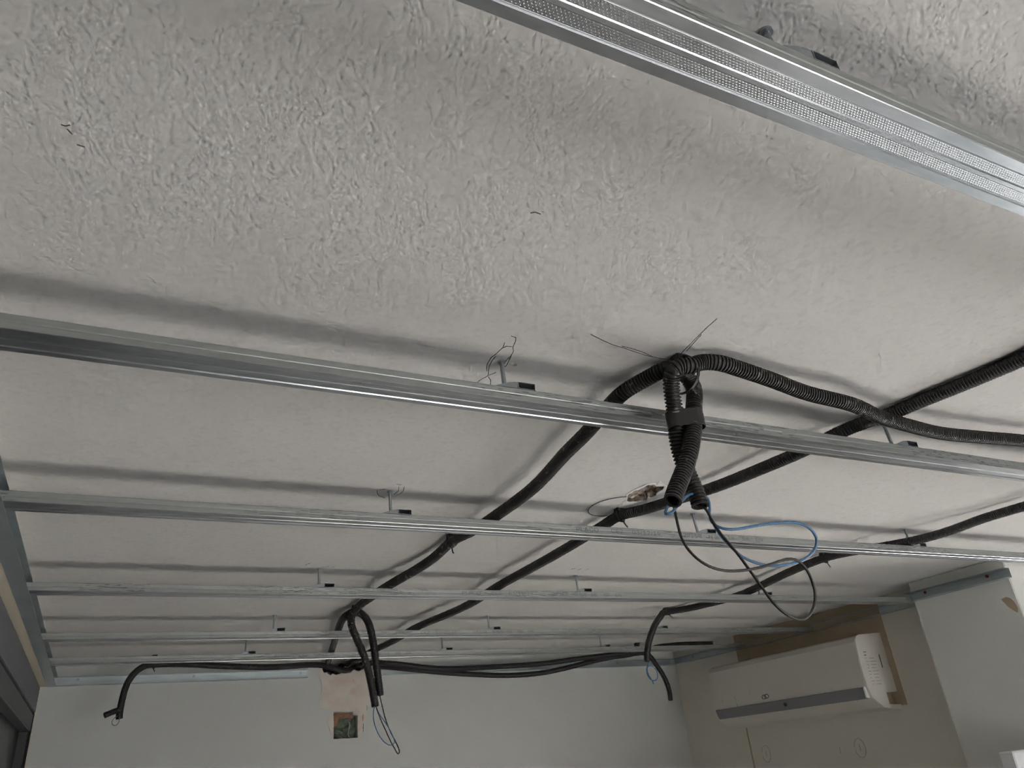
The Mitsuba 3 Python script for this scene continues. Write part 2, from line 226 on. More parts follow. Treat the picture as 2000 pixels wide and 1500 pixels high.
 'wgrey': [(0.037, 3.1075, 2.3857), (0.0285, 3.1074, 2.3797), (0.022, 3.1074, 2.3704), (0.0233, 3.1073, 2.3607), (0.0319, 3.1072, 2.3554), (0.042, 3.1071, 2.3612), (0.0436, 3.1071, 2.3724), (0.0422, 3.107, 2.3821)],
 'ring': [(0.8994, 1.2014, 2.5865), (0.878, 1.215, 2.5865), (0.8602, 1.2424, 2.5865), (0.8586, 1.2765, 2.5865), (0.8679, 1.3025, 2.5865), (0.8873, 1.3232, 2.5865), (0.9151, 1.3296, 2.5865), (0.9326, 1.3233, 2.5865)],
}
CRACKS = [[(0.3886, 0.7009), (0.3959, 0.7027), (0.3995, 0.711), (0.4031, 0.726), (0.4084, 0.7346), (0.4104, 0.7465), (0.41, 0.7584), (0.4108, 0.7636)], [(0.4113, 0.7473), (0.4134, 0.7585), (0.416, 0.7708), (0.4158, 0.7764)], [(0.3877, 0.7178), (0.3908, 0.7299), (0.3903, 0.7383), (0.3893, 0.749), (0.3875, 0.758), (0.3895, 0.7746), (0.3927, 0.7847), (0.3979, 0.7943)], [(0.3901, 0.7332), (0.394, 0.7253), (0.4011, 0.7242)], [(0.3915, 0.7525), (0.3923, 0.7672), (0.395, 0.7817), (0.4044, 0.8049), (0.401, 0.8152), (0.398, 0.8268)], [(0.4044, 0.8049), (0.4108, 0.7937)], [(0.4058, 0.8079), (0.4133, 0.8162), (0.4186, 0.8278)], [(0.3935, 1.2781), (0.3972, 1.2902), (0.4058, 1.3059), (0.421, 1.3161)], [(0.4269, 1.2516), (0.4329, 1.2716), (0.4312, 1.2916)], [(0.4366, 1.2474), (0.4419, 1.2718), (0.4418, 1.2871), (0.4368, 1.2948)], [(0.3971, 1.273), (0.407, 1.2674)], [(0.4183, 1.2389), (0.4291, 1.2406)], [(0.4838, 0.6659), (0.5075, 0.6741), (0.5277, 0.6798), (0.5462, 0.6822), (0.5691, 0.6868), (0.5915, 0.6902), (0.6119, 0.6899), (0.6248, 0.6899)], [(0.5388, 0.6783), (0.5595, 0.6801), (0.5798, 0.6843), (0.5965, 0.6899)], [(0.6295, 0.6685), (0.6258, 0.6441), (0.6229, 0.6245), (0.6196, 0.6018), (0.6183, 0.5823)], [(0.633, 0.6631), (0.6286, 0.6411), (0.6244, 0.62)], [(0.3043, 0.4863), (0.3078, 0.4833), (0.3145, 0.4841)], [(-0.0932, 0.5224), (-0.0901, 0.5228), (-0.0869, 0.5204)], [(-0.0891, 0.5258), (-0.0856, 0.5302)], [(-0.0826, 0.5408), (-0.0768, 0.5415)], [(0.4221, 1.8408), (0.4391, 1.8362), (0.4398, 1.8253)], [(0.4475, 1.8334), (0.4581, 1.8349)], [(0.3825, 1.8232), (0.3915, 1.8048)], [(1.1042, 1.7818), (1.1141, 1.7739)], [(1.1305, 1.7881), (1.1341, 1.7739)], [(1.1551, 1.7808), (1.1575, 1.7736)]]
CHIP = [(0.8959, 1.1919), (0.8989, 1.1833), (0.8965, 1.1743), (0.8963, 1.1666), (0.9008, 1.164), (0.9025, 1.1574), (0.9027, 1.1497), (0.9039, 1.1433), (0.903, 1.1314), (0.9098, 1.1305), (0.914, 1.1259), (0.927, 1.1351), (0.9445, 1.1312), (0.9538, 1.1508), (0.9521, 1.1591), (0.9535, 1.1699), (0.9635, 1.1871), (0.9604, 1.1992), (0.9493, 1.1966), (0.9593, 1.2144), (0.9544, 1.2205), (0.9465, 1.2204), (0.9457, 1.2307), (0.9345, 1.2296), (0.9296, 1.234), (0.9188, 1.2295), (0.909, 1.2117)]
CHIP_RIM = [(0.9215, 1.263), (0.9276, 1.2583), (0.9139, 1.2339), (0.9172, 1.2282), (0.8929, 1.1893), (0.8935, 1.1625), (0.9002, 1.1275), (0.9123, 1.1218), (0.9243, 1.1297), (0.9165, 1.1105), (0.9264, 1.1171), (0.9436, 1.1284), (0.9603, 1.1369), (0.9834, 1.1731), (0.9934, 1.1972), (0.9875, 1.2221), (0.9812, 1.251), (0.9683, 1.2712), (0.9592, 1.2855), (0.9502, 1.2962), (0.935, 1.2813)]
PATCH = [(0.786, 2.5569), (0.7854, 2.524), (0.7993, 2.5017), (0.7989, 2.4615), (0.7883, 2.4345), (0.792, 2.401), (0.8386, 2.3957), (0.8489, 2.3801), (0.8394, 2.3625), (0.8278, 2.3691), (0.8277, 2.3362), (0.8375, 2.309), (0.8512, 2.2802), (0.9004, 2.2712), (0.9534, 2.2767), (0.9702, 2.2682), (0.9748, 2.331), (0.9968, 2.3604), (0.9933, 2.3852), (1.007, 2.4407), (0.9999, 2.4788), (0.9876, 2.5175), (0.9875, 2.5465), (0.9683, 2.5503)]
SLOT = [(0.7939, 2.5709), (0.8013, 2.5454), (0.8066, 2.5374), (0.8148, 2.5403), (0.8251, 2.5321), (0.837, 2.5255), (0.8418, 2.5348), (0.8571, 2.528), (0.879, 2.533), (0.8925, 2.5428), (0.9096, 2.5375), (0.9233, 2.5435), (0.9405, 2.5478), (0.9475, 2.5396), (0.9614, 2.5392), (0.9718, 2.5469), (0.9875, 2.553), (0.9874, 2.5822), (0.7934, 2.5868)]
BOXHOLE = [(0.8505, 2.3815), (0.8819, 2.3821), (0.8953, 2.3793), (0.9322, 2.379), (0.934, 2.3697), (0.9543, 2.3641), (0.953, 2.3172), (0.954, 2.2782), (0.9201, 2.2788), (0.8529, 2.2792), (0.8526, 2.3319)]

# ---------------------------------------------------------------- the room
XL, XR, YN, YF = -0.2065, 4.60, -1.70, 3.38      # left lintel face, right wall, near wall, far wall
XA, XP, YP0, YP1 = 2.668, 2.558, 1.462, 1.822     # wall behind the air conditioner, pier face, pier in y
chip = Polygon(CHIP).buffer(0)
ceil_poly = sbox(-0.75, YN - 0.2, XR + 0.2, YF + 0.2).difference(chip)
struct('ceiling', extrude_z(ceil_poly, HC, HC + 0.03), 'm_ceiling', label='off-white ceiling with orange-peel roller texture')
part('ceiling', 'slab', bx(-0.75, XR + 0.2, YN - 0.2, YF + 0.2, HC + 0.0301, HC + 0.2), 'm_cavity')
def cavity(poly, z, depth, seed):
    p = np.array(shapely.segmentize(poly, 0.004).exterior.coords)[:-1]; c = p.mean(0); rows = []
    for k in range(8):
        s = 1 - k / 7.0
        q = c + (p - c) * (0.04 + 0.96 * s ** 0.8)
        d = depth * (1 - s ** 3.0) * (0.75 - 9.0 * (q[:, 1] - c[1]))
        nz = meshkit.fbm(np.c_[q * 160, np.full(len(q), k * 0.7)], 3, seed)
        rows.append(np.c_[q, z + np.maximum(0, d * (0.35 + 1.2 * nz))])
    m = len(p); v = np.vstack(rows); f = []; i = np.arange(m); j = (i + 1) % m
    for k in range(7):
        f += [np.stack([k * m + i, k * m + j, k * m + m + j], 1), np.stack([k * m + i, k * m + m + j, k * m + m + i], 1)]
    return trimesh.Trimesh(v, np.vstack(f), process=False)
part('ceiling', 'broken_hole', cavity(chip, HC, 0.016, 3), 'm_cavity', label='chipped hole showing brown plaster')
rim = Polygon(CHIP_RIM).buffer(0.001).difference(chip)
part('ceiling', 'chipped_rim', cat_([extrude_z(g, HC - 0.0012, HC + 0.001) for g in getattr(rim, 'geoms', [rim])]), 'm_plaster_white', label='bare white rim of the chipped hole')
for c in CRACKS:
    part('ceiling', 'crack', ribbon(c, 0.0010, HC), 'm_crack')
lump = trimesh.creation.icosphere(subdivisions=2, radius=0.006); lump.apply_scale([1, 0.6, 0.3])
part('ceiling', 'anchor_scar', move(lump, 0.4235, 0.7655, HC - 0.0004), 'm_cavity')

struct('floor', bx(-0.75, XR + 0.2, YN - 0.2, YF + 0.2, -0.1, 0.0), 'm_floor')
far = sbox(-0.75, 0.0, XR, HC)
slot, hole = Polygon(SLOT).buffer(0), Polygon(BOXHOLE).buffer(0)
far_open = far.difference(slot).difference(hole)
struct('wall_far', cat_([extrude_y(g, YF, YF + 0.085) for g in getattr(far_open, 'geoms', [far_open])]), 'm_wall', label='grey-white painted far wall')
part('wall_far', 'backing', bx(-0.75, XR, YF + 0.0852, YF + 0.2, 0, HC), 'm_cavity')
patch = Polygon(PATCH).buffer(0).difference(hole.buffer(0.002)).difference(slot)
def plaster(poly, y0, t, seed):
    out = []
    for g in getattr(poly, 'geoms', [poly]):
        m = extrude_y(g, y0 - t, y0 + 0.002); out.append(m)
    return cat_(out)
part('wall_far', 'plaster_patch', plaster(patch, YF, 0.0016, 1), 'm_plaster_raw', label='bare pinkish plaster around the open box')
rng = np.random.default_rng(5)
for k in range(9):             # trowel lumps on the bare plaster
    a, b = rng.uniform(0.82, 1.02), rng.uniform(Z0 - 0.115, Z0 + 0.0)
    if not patch.contains(shapely.Point(a, b).buffer(0.018)): continue
    g = Polygon([(a + rng.uniform(0.006, 0.02) * math.cos(t), b + rng.uniform(0.008, 0.026) * math.sin(t)) for t in np.linspace(0, 2 * np.pi, 9)[:-1]]).buffer(0.002)
    part('wall_far', 'plaster_lump', plaster(g, YF - 0.0014, 0.0018, k), 'm_plaster_raw')
for (a, b, l) in ((0.9755, Z0 - 0.165, 0.012), (0.9935, Z0 - 0.128, 0.010), (0.9775, Z0 - 0.205, 0.016)):
    part('wall_far', 'saw_mark', bx(a - 0.0009, a + 0.0009, YF - 0.0022, YF + 0.001, b - l, b + l), 'm_crack')
# broken masonry inside the slot at the top
rub = []
for k in range(16):
    s = trimesh.creation.icosphere(subdivisions=2, radius=1.0)
    s.vertices *= (0.75 + 0.5 * meshkit.fbm(s.vertices * 1.7 + k * 3.1, 3, k))[:, None]
    s.apply_scale([rng.uniform(0.012, 0.022), 0.02, rng.uniform(0.008, 0.014)])
    s.apply_translation([0.815 + 0.0165 * k, YF + 0.062, Z0 + rng.uniform(0.018, 0.055)]); rub.append(s)
part('wall_far', 'slot_rubble', cat_(rub), 'm_dark', kind='stuff')

t = thing('junction_box', 'open flush wall box filled with green plastic in the bare plaster patch', 'junction box')
hx0, hz0, hx1, hz1 = hole.bounds
part(t, 'back', bx(hx0, hx1, YF + 0.056, YF + 0.06, hz0, hz1), 'm_brick')
def crumple(cx, cz, cy, w, d, h, rot, seed):
    sh = trimesh.creation.icosphere(subdivisions=4, radius=1.0)
    q = sh.vertices
    sh.vertices = q * (0.55 + 0.9 * meshkit.fbm(q * 2.1 + 3.7 * seed, 4, seed))[:, None]
    sh.apply_scale([w / 2, d / 2, h / 2]); sh.apply_transform(trimesh.transformations.rotation_matrix(rot, [0, 1, 0]))
    sh.apply_translation([hx0 + cx, YF + cy, hz0 + cz]); return sh
for cx, cz, cy, w, d, h, rot, seed in ((0.030, 0.022, 0.036, 0.062, 0.022, 0.036, 0.5, 1), (0.078, 0.026, 0.034, 0.055, 0.022, 0.048, -0.35, 2), (0.052, 0.058, 0.046, 0.075, 0.022, 0.050, 0.1, 3), (0.098, 0.060, 0.044, 0.022, 0.020, 0.060, 0.1, 4)):
    part(t, 'crumpled_sheath', crumple(cx, cz, cy, w, d, h, rot, seed), 'm_green', smooth=30)
for cx, cz, cy, w, d, h, rot, seed in ((0.018, 0.076, 0.046, 0.040, 0.024, 0.060, 0.2, 5), (0.055, 0.093, 0.046, 0.070, 0.024, 0.030, -0.1, 6), (0.092, 0.090, 0.048, 0.045, 0.020, 0.034, 0.3, 7)):
    part(t, 'broken_clay', crumple(cx, cz, cy, w, d, h, rot, seed), 'm_brick', smooth=30)
part(t, 'loose_strand', wire([(hx0 + 0.070, YF + 0.028, hz0 + 0.066), (hx0 + 0.074, YF + 0.020, hz0 + 0.045), (hx0 + 0.069, YF + 0.022, hz0 + 0.022), (hx0 + 0.076, YF + 0.026, hz0 + 0.006)], 0.0018), 'm_pale_print', smooth=True)

# left: lintel over the window, the shutter box, the window
struct('wall_left', cat_([bx(-0.75, XL, YN, YF, Z0 + 0.0005, HC), bx(-0.75, XL, YN - 0.2, YN, 0, HC)]), 'm_lintel', label='beige plaster lintel above the window')
part('wall_left', 'outer_leaf', bx(-0.95, -0.75, YN - 0.2, YF + 0.2, 0, HC + 0.2), 'm_room')
wz = Z0
struct('window_1', cat_([bx(-0.60, -0.228, YN, YF - 0.001, wz - 0.086, wz - 0.0005, 0.002)]), 'm_shutter', label='dark window under a grey roller shutter box')
part('window_1', 'shutter_groove', bx(-0.50, -0.2345, YN, YF - 0.002, wz - 0.094, wz - 0.0862), 'm_frame_dark')
part('window_1', 'head_frame', bx(-0.50, -0.231, YN, YF - 0.004, wz - 0.150, wz - 0.0942, 0.003), 'm_frame')
part('window_1', 'jamb', bx(-0.50, -0.2285, YF - 0.034, YF - 0.0145, 0.0, wz - 0.087, 0.002), 'm_frame_dark')
part('window_1', 'jamb', bx(-0.50, -0.236, YF - 0.062, YF - 0.036, 0.0, wz - 0.151, 0.002), 'm_frame')
part('window_1', 'jamb_cover', bx(-0.50, -0.226, YF - 0.0140, YF - 0.0005, 0.0, wz - 0.087), 'm_lintel')
part('window_1', 'pane', bx(-0.268, -0.262, YN, YF - 0.062, 0.05, wz - 0.150), 'm_pane')
part('window_1', 'sash_stile', bx(-0.258, -0.236, 2.16, 2.205, 0.05, wz - 0.150, 0.002), 'm_frame')
part('window_1', 'back_blind', bx(-0.52, -0.50, YN, YF, 0.0, wz - 0.08), 'm_frame_dark')

# right: wall behind the air conditioner, pier, partition and the far right of the room
struct('wall_right', bx(XA, XA + 0.2, YP1 - 0.01, YF + 0.1, 0, HC), 'm_wall_cream', label='cream wall behind the air conditioner')
struct('wall_pier', bx(XP, XR, YP0, YP1, 0, HC, 0.003), 'm_wall_pier', label='pale painted pier that stands proud of the cream wall')
spot = [(2.0 - 2, 0)]
flake = Polygon([(1.513, 2.462), (1.506, 2.449), (1.500, 2.437), (1.484, 2.419), (1.476, 2.412), (1.470, 2.425), (1.474, 2.447), (1.482, 2.459), (1.494, 2.466)])
m = trimesh.creation.extrude_polygon(flake, 0.0015, engine='earcut'); m.apply_transform(np.array([[0, 0, 1, XP - 0.0012], [1, 0, 0, 0], [0, 1, 0, 0], [0, 0, 0, 1.0]]))
part('wall_pier', 'paint_scar', m, 'm_tan', label='tan spot of missing paint')
edge = []                      # the crumbled plaster edge of the pier beside the air conditioner
for k in range(26):
    zz = Z0 - 0.05 - k * 0.022
    edge.append(bx(XP - 0.0012, XP + 0.004, YP1 - rng.uniform(0.004, 0.013), YP1 + 0.0006, zz - rng.uniform(0.004, 0.011), zz))
part('wall_pier', 'crumbled_edge', cat_(edge), 'm_wall_cream', kind='stuff')
near_w = sbox(-0.75, 0, XR, HC).difference(sbox(0.75, 1.20, 2.45, 2.02))
struct('wall_near', extrude_y(near_w, YN - 0.2, YN), 'm_room')
right_w = sbox(YN - 0.2, 0, YP0, HC).difference(sbox(0.35, 0.03, 1.44, 1.55))
m = trimesh.creation.extrude_polygon(right_w, 0.2, engine='earcut'); m.apply_transform(np.array([[0, 0, 1, XR], [1, 0, 0, 0], [0, 1, 0, 0], [0, 0, 0, 1.0]]))
struct('wall_side', m, 'm_room')
struct('ground', bx(-40, 40, -60, 40, -0.32, -0.22), 'm_ground', label='paved ground outside the openings')
struct('door_1', bx(2.012, 2.55, 1.30, 1.338, 0.01, Z0 - 0.478, 0.003), 'm_door', label='white door leaf standing open before the pier')
part('door_1', 'raised_panel', bx(2.055, 2.51, 1.2955, 1.302, 1.15, Z0 - 0.535, 0.002), 'm_door')

# ---------------------------------------------------------------- perimeter tracks
def u_prof(s=1):               # web at 0, flanges to +0.030; (across, up)
    return Polygon([(0, -0.0008), (0.030, -0.0008), (0.030, 0.0), (0.0008, 0.0), (0.0008, 0.0292), (0.030, 0.0292), (0.030, 0.030), (0, 0.030)])
def track(label, axis, a0, a1, wall, direction, screws):
    t = thing('perimeter_track', label, 'metal track', 'perimeter tracks along the walls')
    pr = u_prof()
    xy = np.array(pr.exterior.coords)[:-1]
    q = Polygon(np.c_[wall + direction * xy[:, 0], Z0 + xy[:, 1]])
    if axis == 'x': part(t, 'rail', extrude_x(q, a0, a1), 'm_track')
    else: part(t, 'rail', extrude_y(q, a0, a1), 'm_track')
    for s in screws:
        d = direction
        o = (s, wall + d * 0.0006, Z0 + 0.021) if axis == 'x' else (wall + d * 0.0006, s, Z0 + 0.021)
        e = list(o); e[1 if axis == 'x' else 0] += d * 0.004
        head = cyl(o, e, 0.0052, 14)
        k = part(t, 'rail__screw', head, 'm_red_plug' if 'pier' in label else 'm_bolt', smooth=40)
    return t
track('long galvanized track on the lintel above the window at the left', 'y', YN + 0.01, YF - 0.001, XL + 0.0002, 1, [])
track('galvanized track on the far wall left of the bare plaster patch', 'x', -0.176, 0.735, YF - 0.0003, -1, [-0.111, 0.291, 0.708])
track('galvanized track on the far wall right of the bare plaster patch', 'x', 1.062, 2.636, YF - 0.0003, -1, [1.49, 2.30])
track('galvanized track on the cream wall just above the air conditioner', 'y', 1.86, YF - 0.001, XA - 0.0003, -1, [2.432, 3.22])
track('short galvanized track on the pale pier with red screw plugs', 'y', 1.452, 1.835, XP - 0.0003, -1, [1.765, 1.529])

# ---------------------------------------------------------------- ceiling channels
W = 0.0225
def channel_profile():
    h = 0.0168
    half = [(0.0, 0.0), (0.0016, 0.0), (0.0026, 0.0009), (0.0118, 0.0009), (0.0126, 0.0016), (0.0134, 0.0016), (0.0142, 0.0), (W - 0.0005, 0.0), (W, 0.0005), (W - 0.0002, 0.0070), (W - 0.0008, 0.0082), (W - 0.0002, 0.0094), (W, h - 0.001), (W - 0.001, h), (W - 0.0055, h), (W - 0.006, h - 0.0035)]
    line = [(-a, b) for a, b in half[::-1]] + half[1:]
    return LineString(line).buffer(0.0003, cap_style='flat', join_style='mitre', quad_segs=2)
PROF = channel_profile()
def channel_mesh(x0, x1):
    return extrude_x(PROF, x0, x1)
def split_sides(m):            # the rolled face and its two side faces have different finishes
    c = m.triangles_center[:, 1]; s = (np.abs(c) > W - 0.0012) & (m.triangles_center[:, 2] > 0.0006)
    return m.submesh([~s], append=True), m.submesh([s], append=True)
def knurl(x0, x1, pitch=0.0030):
    xs = np.arange(x0, x1, pitch); rows = []
    for band in (-1, 1):
        for r in range(5):
            y = band * (0.0036 + 0.0018 * r)
            rows.append(np.c_[xs + (r % 2) * pitch / 2, np.full(len(xs), y)])
    c = np.vstack(rows); n = len(c); a = 0.00105; b = 0.0008; z0 = 0.0005; z1 = 0.00028
    v = np.concatenate([np.c_[c[:, 0] - a, c[:, 1], np.full(n, z0)], np.c_[c[:, 0], c[:, 1] - b, np.full(n, z0)], np.c_[c[:, 0] + a, c[:, 1], np.full(n, z0)], np.c_[c[:, 0], c[:, 1] + b, np.full(n, z0)], np.c_[c, np.full(n, z1)]])
    i = np.arange(n)
    f = np.vstack([np.stack([i + n * ((k + 1) % 4), i + n * k, i + 4 * n], 1) for k in range(4)])
    return trimesh.Trimesh(v, f, process=False)
CH = [  # y, height offset, x0, x1, knurl range, text start, label
    (0.2392, 0.0, -0.199, 4.59, (0.05, 1.5), None, 'galvanized ceiling channel crossing the upper right corner, nearest to the camera'),
    (0.7641, 0.0013, -0.199, 4.59, (-0.18, 1.9), None, 'galvanized ceiling channel that the taped conduit pair hangs in front of'),
    (1.2769, -0.0003, -0.199, 4.59, (-0.18, 1.7), 0.80, 'galvanized ceiling channel behind the blue and black wire loop'),
    (1.8506, -0.0003, -0.199, 2.660, None, 0.79, 'galvanized ceiling channel that ends beside the pale pier'),
    (2.4233, -0.0005, -0.199, 2.660, None, 0.80, 'galvanized ceiling channel second from the far wall'),
    (2.8530, 0.0002, -0.199, 2.660, None, 0.50, 'galvanized ceiling channel closest to the far wall')]
def lettering(x0):
    out, x = [], x0
    for s, gap in (('PLACO', 0.030), ('CE2', 0.022), ('03/12/19', 0.060), ('29158', 0.020), ('N B/E-18', 0.024), ('BR', 0.020), ('EN', 0.012)):
        m = meshkit.text_mesh(s, 0.0092, 0.00012)
        m.apply_scale([1.30, 1, 1]); m.apply_translation([x, 0, 0]); out.append(m); x = m.bounds[1][0] + gap
    m = cat_(out)
    m.apply_transform(np.array([[1, 0, 0, 0], [0, 0, -1, -W - 0.00032], [0, 1, 0, 0.0042], [0, 0, 0, 1.0]]))
    return m
chan = {}
_text = lettering(0.0)
_text_ply = mikit.ply(_text, 'm_ink')
for n, (y, dz, x0, x1, kn, tx, lab) in zip('ABCDEF', CH):
    t = thing('ceiling_channel', lab, 'metal channel', 'galvanized ceiling channels'); chan[n] = (y, Z0 + dz)
    dz += 0.0006
    base, side = split_sides(channel_mesh(x0, x1))
    part(t, 'base', move(base, 0, y, Z0 + dz), 'm_zinc'); part(t, 'side_flanges', move(side, 0, y, Z0 + dz), 'm_zinc_side')
    if kn: part(t, 'knurled_dimples', move(knurl(*kn), 0, y, Z0 + dz), 'm_zinc', kind='stuff')
    if tx is not None:
        part(t, 'side_flanges__printed_marking', {**_text_ply, 'to_world': mi.ScalarTransform4f().translate([tx, y, Z0 + dz])}, None, label='dark printed lettering', kind='stuff')

# ---------------------------------------------------------------- rod hangers
def clip_mesh():
    """The spring clip over the channel: a folded sheet with a ramp on the left of the rod and an open box fold on the right."""
    h = 0.0003
    ramp = LineString([(-0.021, 0.0), (-0.004, 0.0062), (0.005, 0.0080), (0.0085, 0.0080)]).buffer(0.0005, cap_style='flat')
    m1 = extrude_y(ramp, -0.0225, 0.0225)
    wedge = extrude_y(Polygon([(-0.021, 0.0), (0.0085, 0.0), (0.0085, 0.0078), (0.005, 0.0078), (-0.004, 0.0060)]), -0.0222, -0.0214)
    boxp = Polygon([(0.009, 0), (0.034, 0), (0.034, 0.0095), (0.009, 0.0095)]); inner = Polygon([(0.0098, 0.0008), (0.0332, 0.0008), (0.0332, 0.0087), (0.0098, 0.0087)])
    m2 = extrude_y(boxp.difference(inner), -0.0225, 0.0225)
    m3 = bx(0.0095, 0.0335, 0.0205, 0.0222, 0.0004, 0.0090)
    return cat_([m1, wedge, m2, m3])
CLIP = mikit.ply(clip_mesh(), 'm_bolt')
def hanger(n, x, label, xt=None, yt=None):
    y, z = chan[n]; zt = z + 0.0172 + 0.0006
    t = thing('rod_hanger', label, 'hanger', 'rod hangers of the ceiling channels')
    part(t, 'clip', {**CLIP, 'to_world': mi.ScalarTransform4f().translate([x, y, zt])}, None)
    top = (x if xt is None else xt, y if yt is None else yt, HC + 0.002)
    nseg = 24
    c = np.linspace([x + 0.002, y, zt - 0.010], top, nseg * 4)
    rr = np.where((np.arange(len(c)) % 4) < 2, 0.0030, 0.0027)
    part(t, 'threaded_rod', tube(c, rr, 12), 'm_bolt', smooth=50)
    part(t, 'threaded_rod__anchor_flange', cyl((top[0], top[1], HC - 0.0022), (top[0], top[1], HC + 0.001), 0.0055, 20), 'm_bolt', smooth=40)
hanger('A', 0.378, 'rod hanger with clip on the channel in the upper right corner', xt=0.377)
nm = {'B': 'channel behind the taped conduit pair', 'C': 'channel behind the wire loop', 'D': 'channel that ends at the pale pier', 'E': 'channel second from the far wall', 'F': 'channel closest to the far wall'}
for n, x in zip('BCDEF', (0.405, 0.4176, 0.422, 0.418, 0.4026)):
    hanger(n, x, f'left rod hanger on the {nm[n]}', xt={'F': 0.406, 'E': 0.4225}.get(n))
for n, x in zip('BCDEF', (1.149, 1.1345, 1.160, 1.1414, 1.1380)):
    hanger(n, x, f'right-hand visible rod hanger on the {nm[n]}' if n == 'B' else f'middle rod hanger on the {nm[n]}', xt={'B': 1.144, 'C': 1.131}.get(n))
for n, x in zip('CDEF', (1.851, 1.850, 1.8565, 1.871)):
    hanger(n, x, f'right rod hanger on the {nm[n]}')

# ---------------------------------------------------------------- conduits
def conduit(label, pts, m='m_conduit', pitch=0.0047, n=16, r=0.0113):
    k = thing('corrugated_conduit', label, 'conduit', 'black corrugated conduits')
    scene[k] = mikit.ply(corrugated(pts, r, pitch, 0.0021 if m == 'm_conduit_dusty' else (0.0013 if 'second hanging' in label else 0.0006), n), m, smooth=35)
    return k
conduit('black conduit running from the taped pair back over three channels to the second hanging pair', PATHS['long'], 'm_conduit_dusty')
conduit('black conduit arching right from the ceiling tie above the taped pair', PATHS['right'] + [(1.62, 0.672, 2.546), (1.76, 0.655, 2.535), (1.92, 0.650, 2.529), (2.4, 0.66, 2.535), (4.5, 0.68, 2.545)], 'm_conduit_dusty')
conduit('black conduit crossing from the right edge diagonally to the slot in the far wall', [(1.19, -1.65, 2.555), (1.17, -0.9, 2.555), (1.14, -0.2, 2.555), (1.118, 0.24, 2.556)] + PATHS['cond2'][0:], 'm_conduit')
conduit('black conduit along the right side that bends down with a small blue wire loop', [(1.90, -1.65, 2.556), (1.90, -0.8, 2.556), (1.90, 0.24, 2.558), (1.90, 0.7, 2.566)] + PATHS['cond3'], 'm_conduit')
conduit('black conduit rising from the far wall slot into the second hanging pair', PATHS['up2'], 'm_conduit', 0.005)
conduit('black conduit running left along the far wall and hanging down at the left', PATHS['left'], 'm_conduit', 0.005)
conduit('short black conduit stub sticking out at the foot of the left hanging conduit', PATHS['stub'], 'm_conduit', 0.005, r=0.0095)
conduit('upper sagging black conduit along the far wall, its free end hanging beside the air conditioner', PATHS['sagA'], 'm_conduit', 0.005)
conduit('lower sagging black conduit along the far wall, ending behind the last channel', PATHS['sagB'], 'm_conduit', 0.005)

# tape round the first pair
def tape(half_w, half_d, half_h):
    ang = np.linspace(0, 2 * np.pi, 49)[:-1]; n = len(ang); rows = []
    def loop(k, z):
        cx = np.where(np.cos(ang) >= 0, 1, -1) * (half_w - half_d)
        return np.c_[cx + half_d * k * np.cos(ang), half_d * k * np.sin(ang), np.full(n, z)]
    lv = np.linspace(-half_h, half_h, 11)
    for i, z in enumerate(lv): rows.append(loop(1.0 + 0.03 * (i % 3 == 1), z))
    rows += [loop(0.93, half_h), loop(0.93, -half_h)]
    v = np.vstack(rows); f = []; i = np.arange(n); j = (i + 1) % n; m = len(rows)
    for a in range(m):
        b = (a + 1) % m
        f += [np.stack([a * n + i, a * n + j, b * n + j], 1), np.stack([a * n + i, b * n + j, b * n + i], 1)]
    return trimesh.Trimesh(v, np.vstack(f), process=False)
tp = tape(0.0250, 0.0126, 0.0118)
_a, _b = (min(PATHS[k][:9] if k == 'right' else PATHS[k][:8], key=lambda q: abs(q[2] - 2.503)) for k in ('right', 'long'))
tp.apply_transform(trimesh.transformations.rotation_matrix(math.atan2(_b[1] - _a[1], _b[0] - _a[0]), [0, 0, 1]))
t = thing('electrical_tape', 'black tape wrapped round the hanging conduit pair', 'tape')
scene[t] = mikit.ply(move(tp, 0.6335, 0.6928, 2.4995), 'm_tape', smooth=40)

# ties and their ceiling mounts
def tie(label, at, along, r=0.0125, tail=(0, 0, -1), mount=True, tl=0.016):
    t = thing('cable_tie', label, 'cable tie', 'black cable ties on the ceiling')
    at, along = np.array(at, float), np.array(along, float); along /= np.linalg.norm(along)
    a = np.cross(along, [0, 0, 1.0]); a /= np.linalg.norm(a); b = np.cross(along, a)
    th = np.linspace(0, 2 * np.pi, 33)
    out, inn = r + 0.0012, r - 0.0004
    v = []
    for u in th[:-1]:
        d = np.cos(u) * a + np.sin(u) * b
        v += [at + d * out - along * 0.0022, at + d * out + along * 0.0022, at + d * inn + along * 0.0022, at + d * inn - along * 0.0022]
    n = 32; f = []
    for i in range(n):
        j = (i + 1) % n
        for k in range(4):
            q = (k + 1) % 4; f += [[i * 4 + k, j * 4 + k, j * 4 + q], [i * 4 + k, j * 4 + q, i * 4 + q]]
    part(t, 'strap', trimesh.Trimesh(np.array(v), f, process=False), 'm_tie', smooth=40)
    tail = np.array(tail, float); tail /= np.linalg.norm(tail)
    o = at + tail * r
    part(t, 'strap__head', move(bx(-0.0035, 0.0035, -0.0035, 0.0035, -0.003, 0.003, 0.0008), *o), 'm_tie')
    part(t, 'strap__tail', wire([o, o + tail * tl * 0.5 + [0.001, 0, 0], o + tail * tl + [0.004, 0.001, 0]], 0.0016, 0.003, 6), 'm_tie')
    if mount:
        part(t, 'mount', bx(at[0] - 0.009, at[0] + 0.009, at[1] - 0.009, at[1] + 0.009, at[2] + r * 0.55, HC + 0.001, 0.001), 'm_tie')
tie('black tie and mount at the top of the taped conduit pair', (0.632, 0.679, 2.5605), (1, 0.25, 0), 0.0262, (0.25, -0.25, -1), tl=0.006)
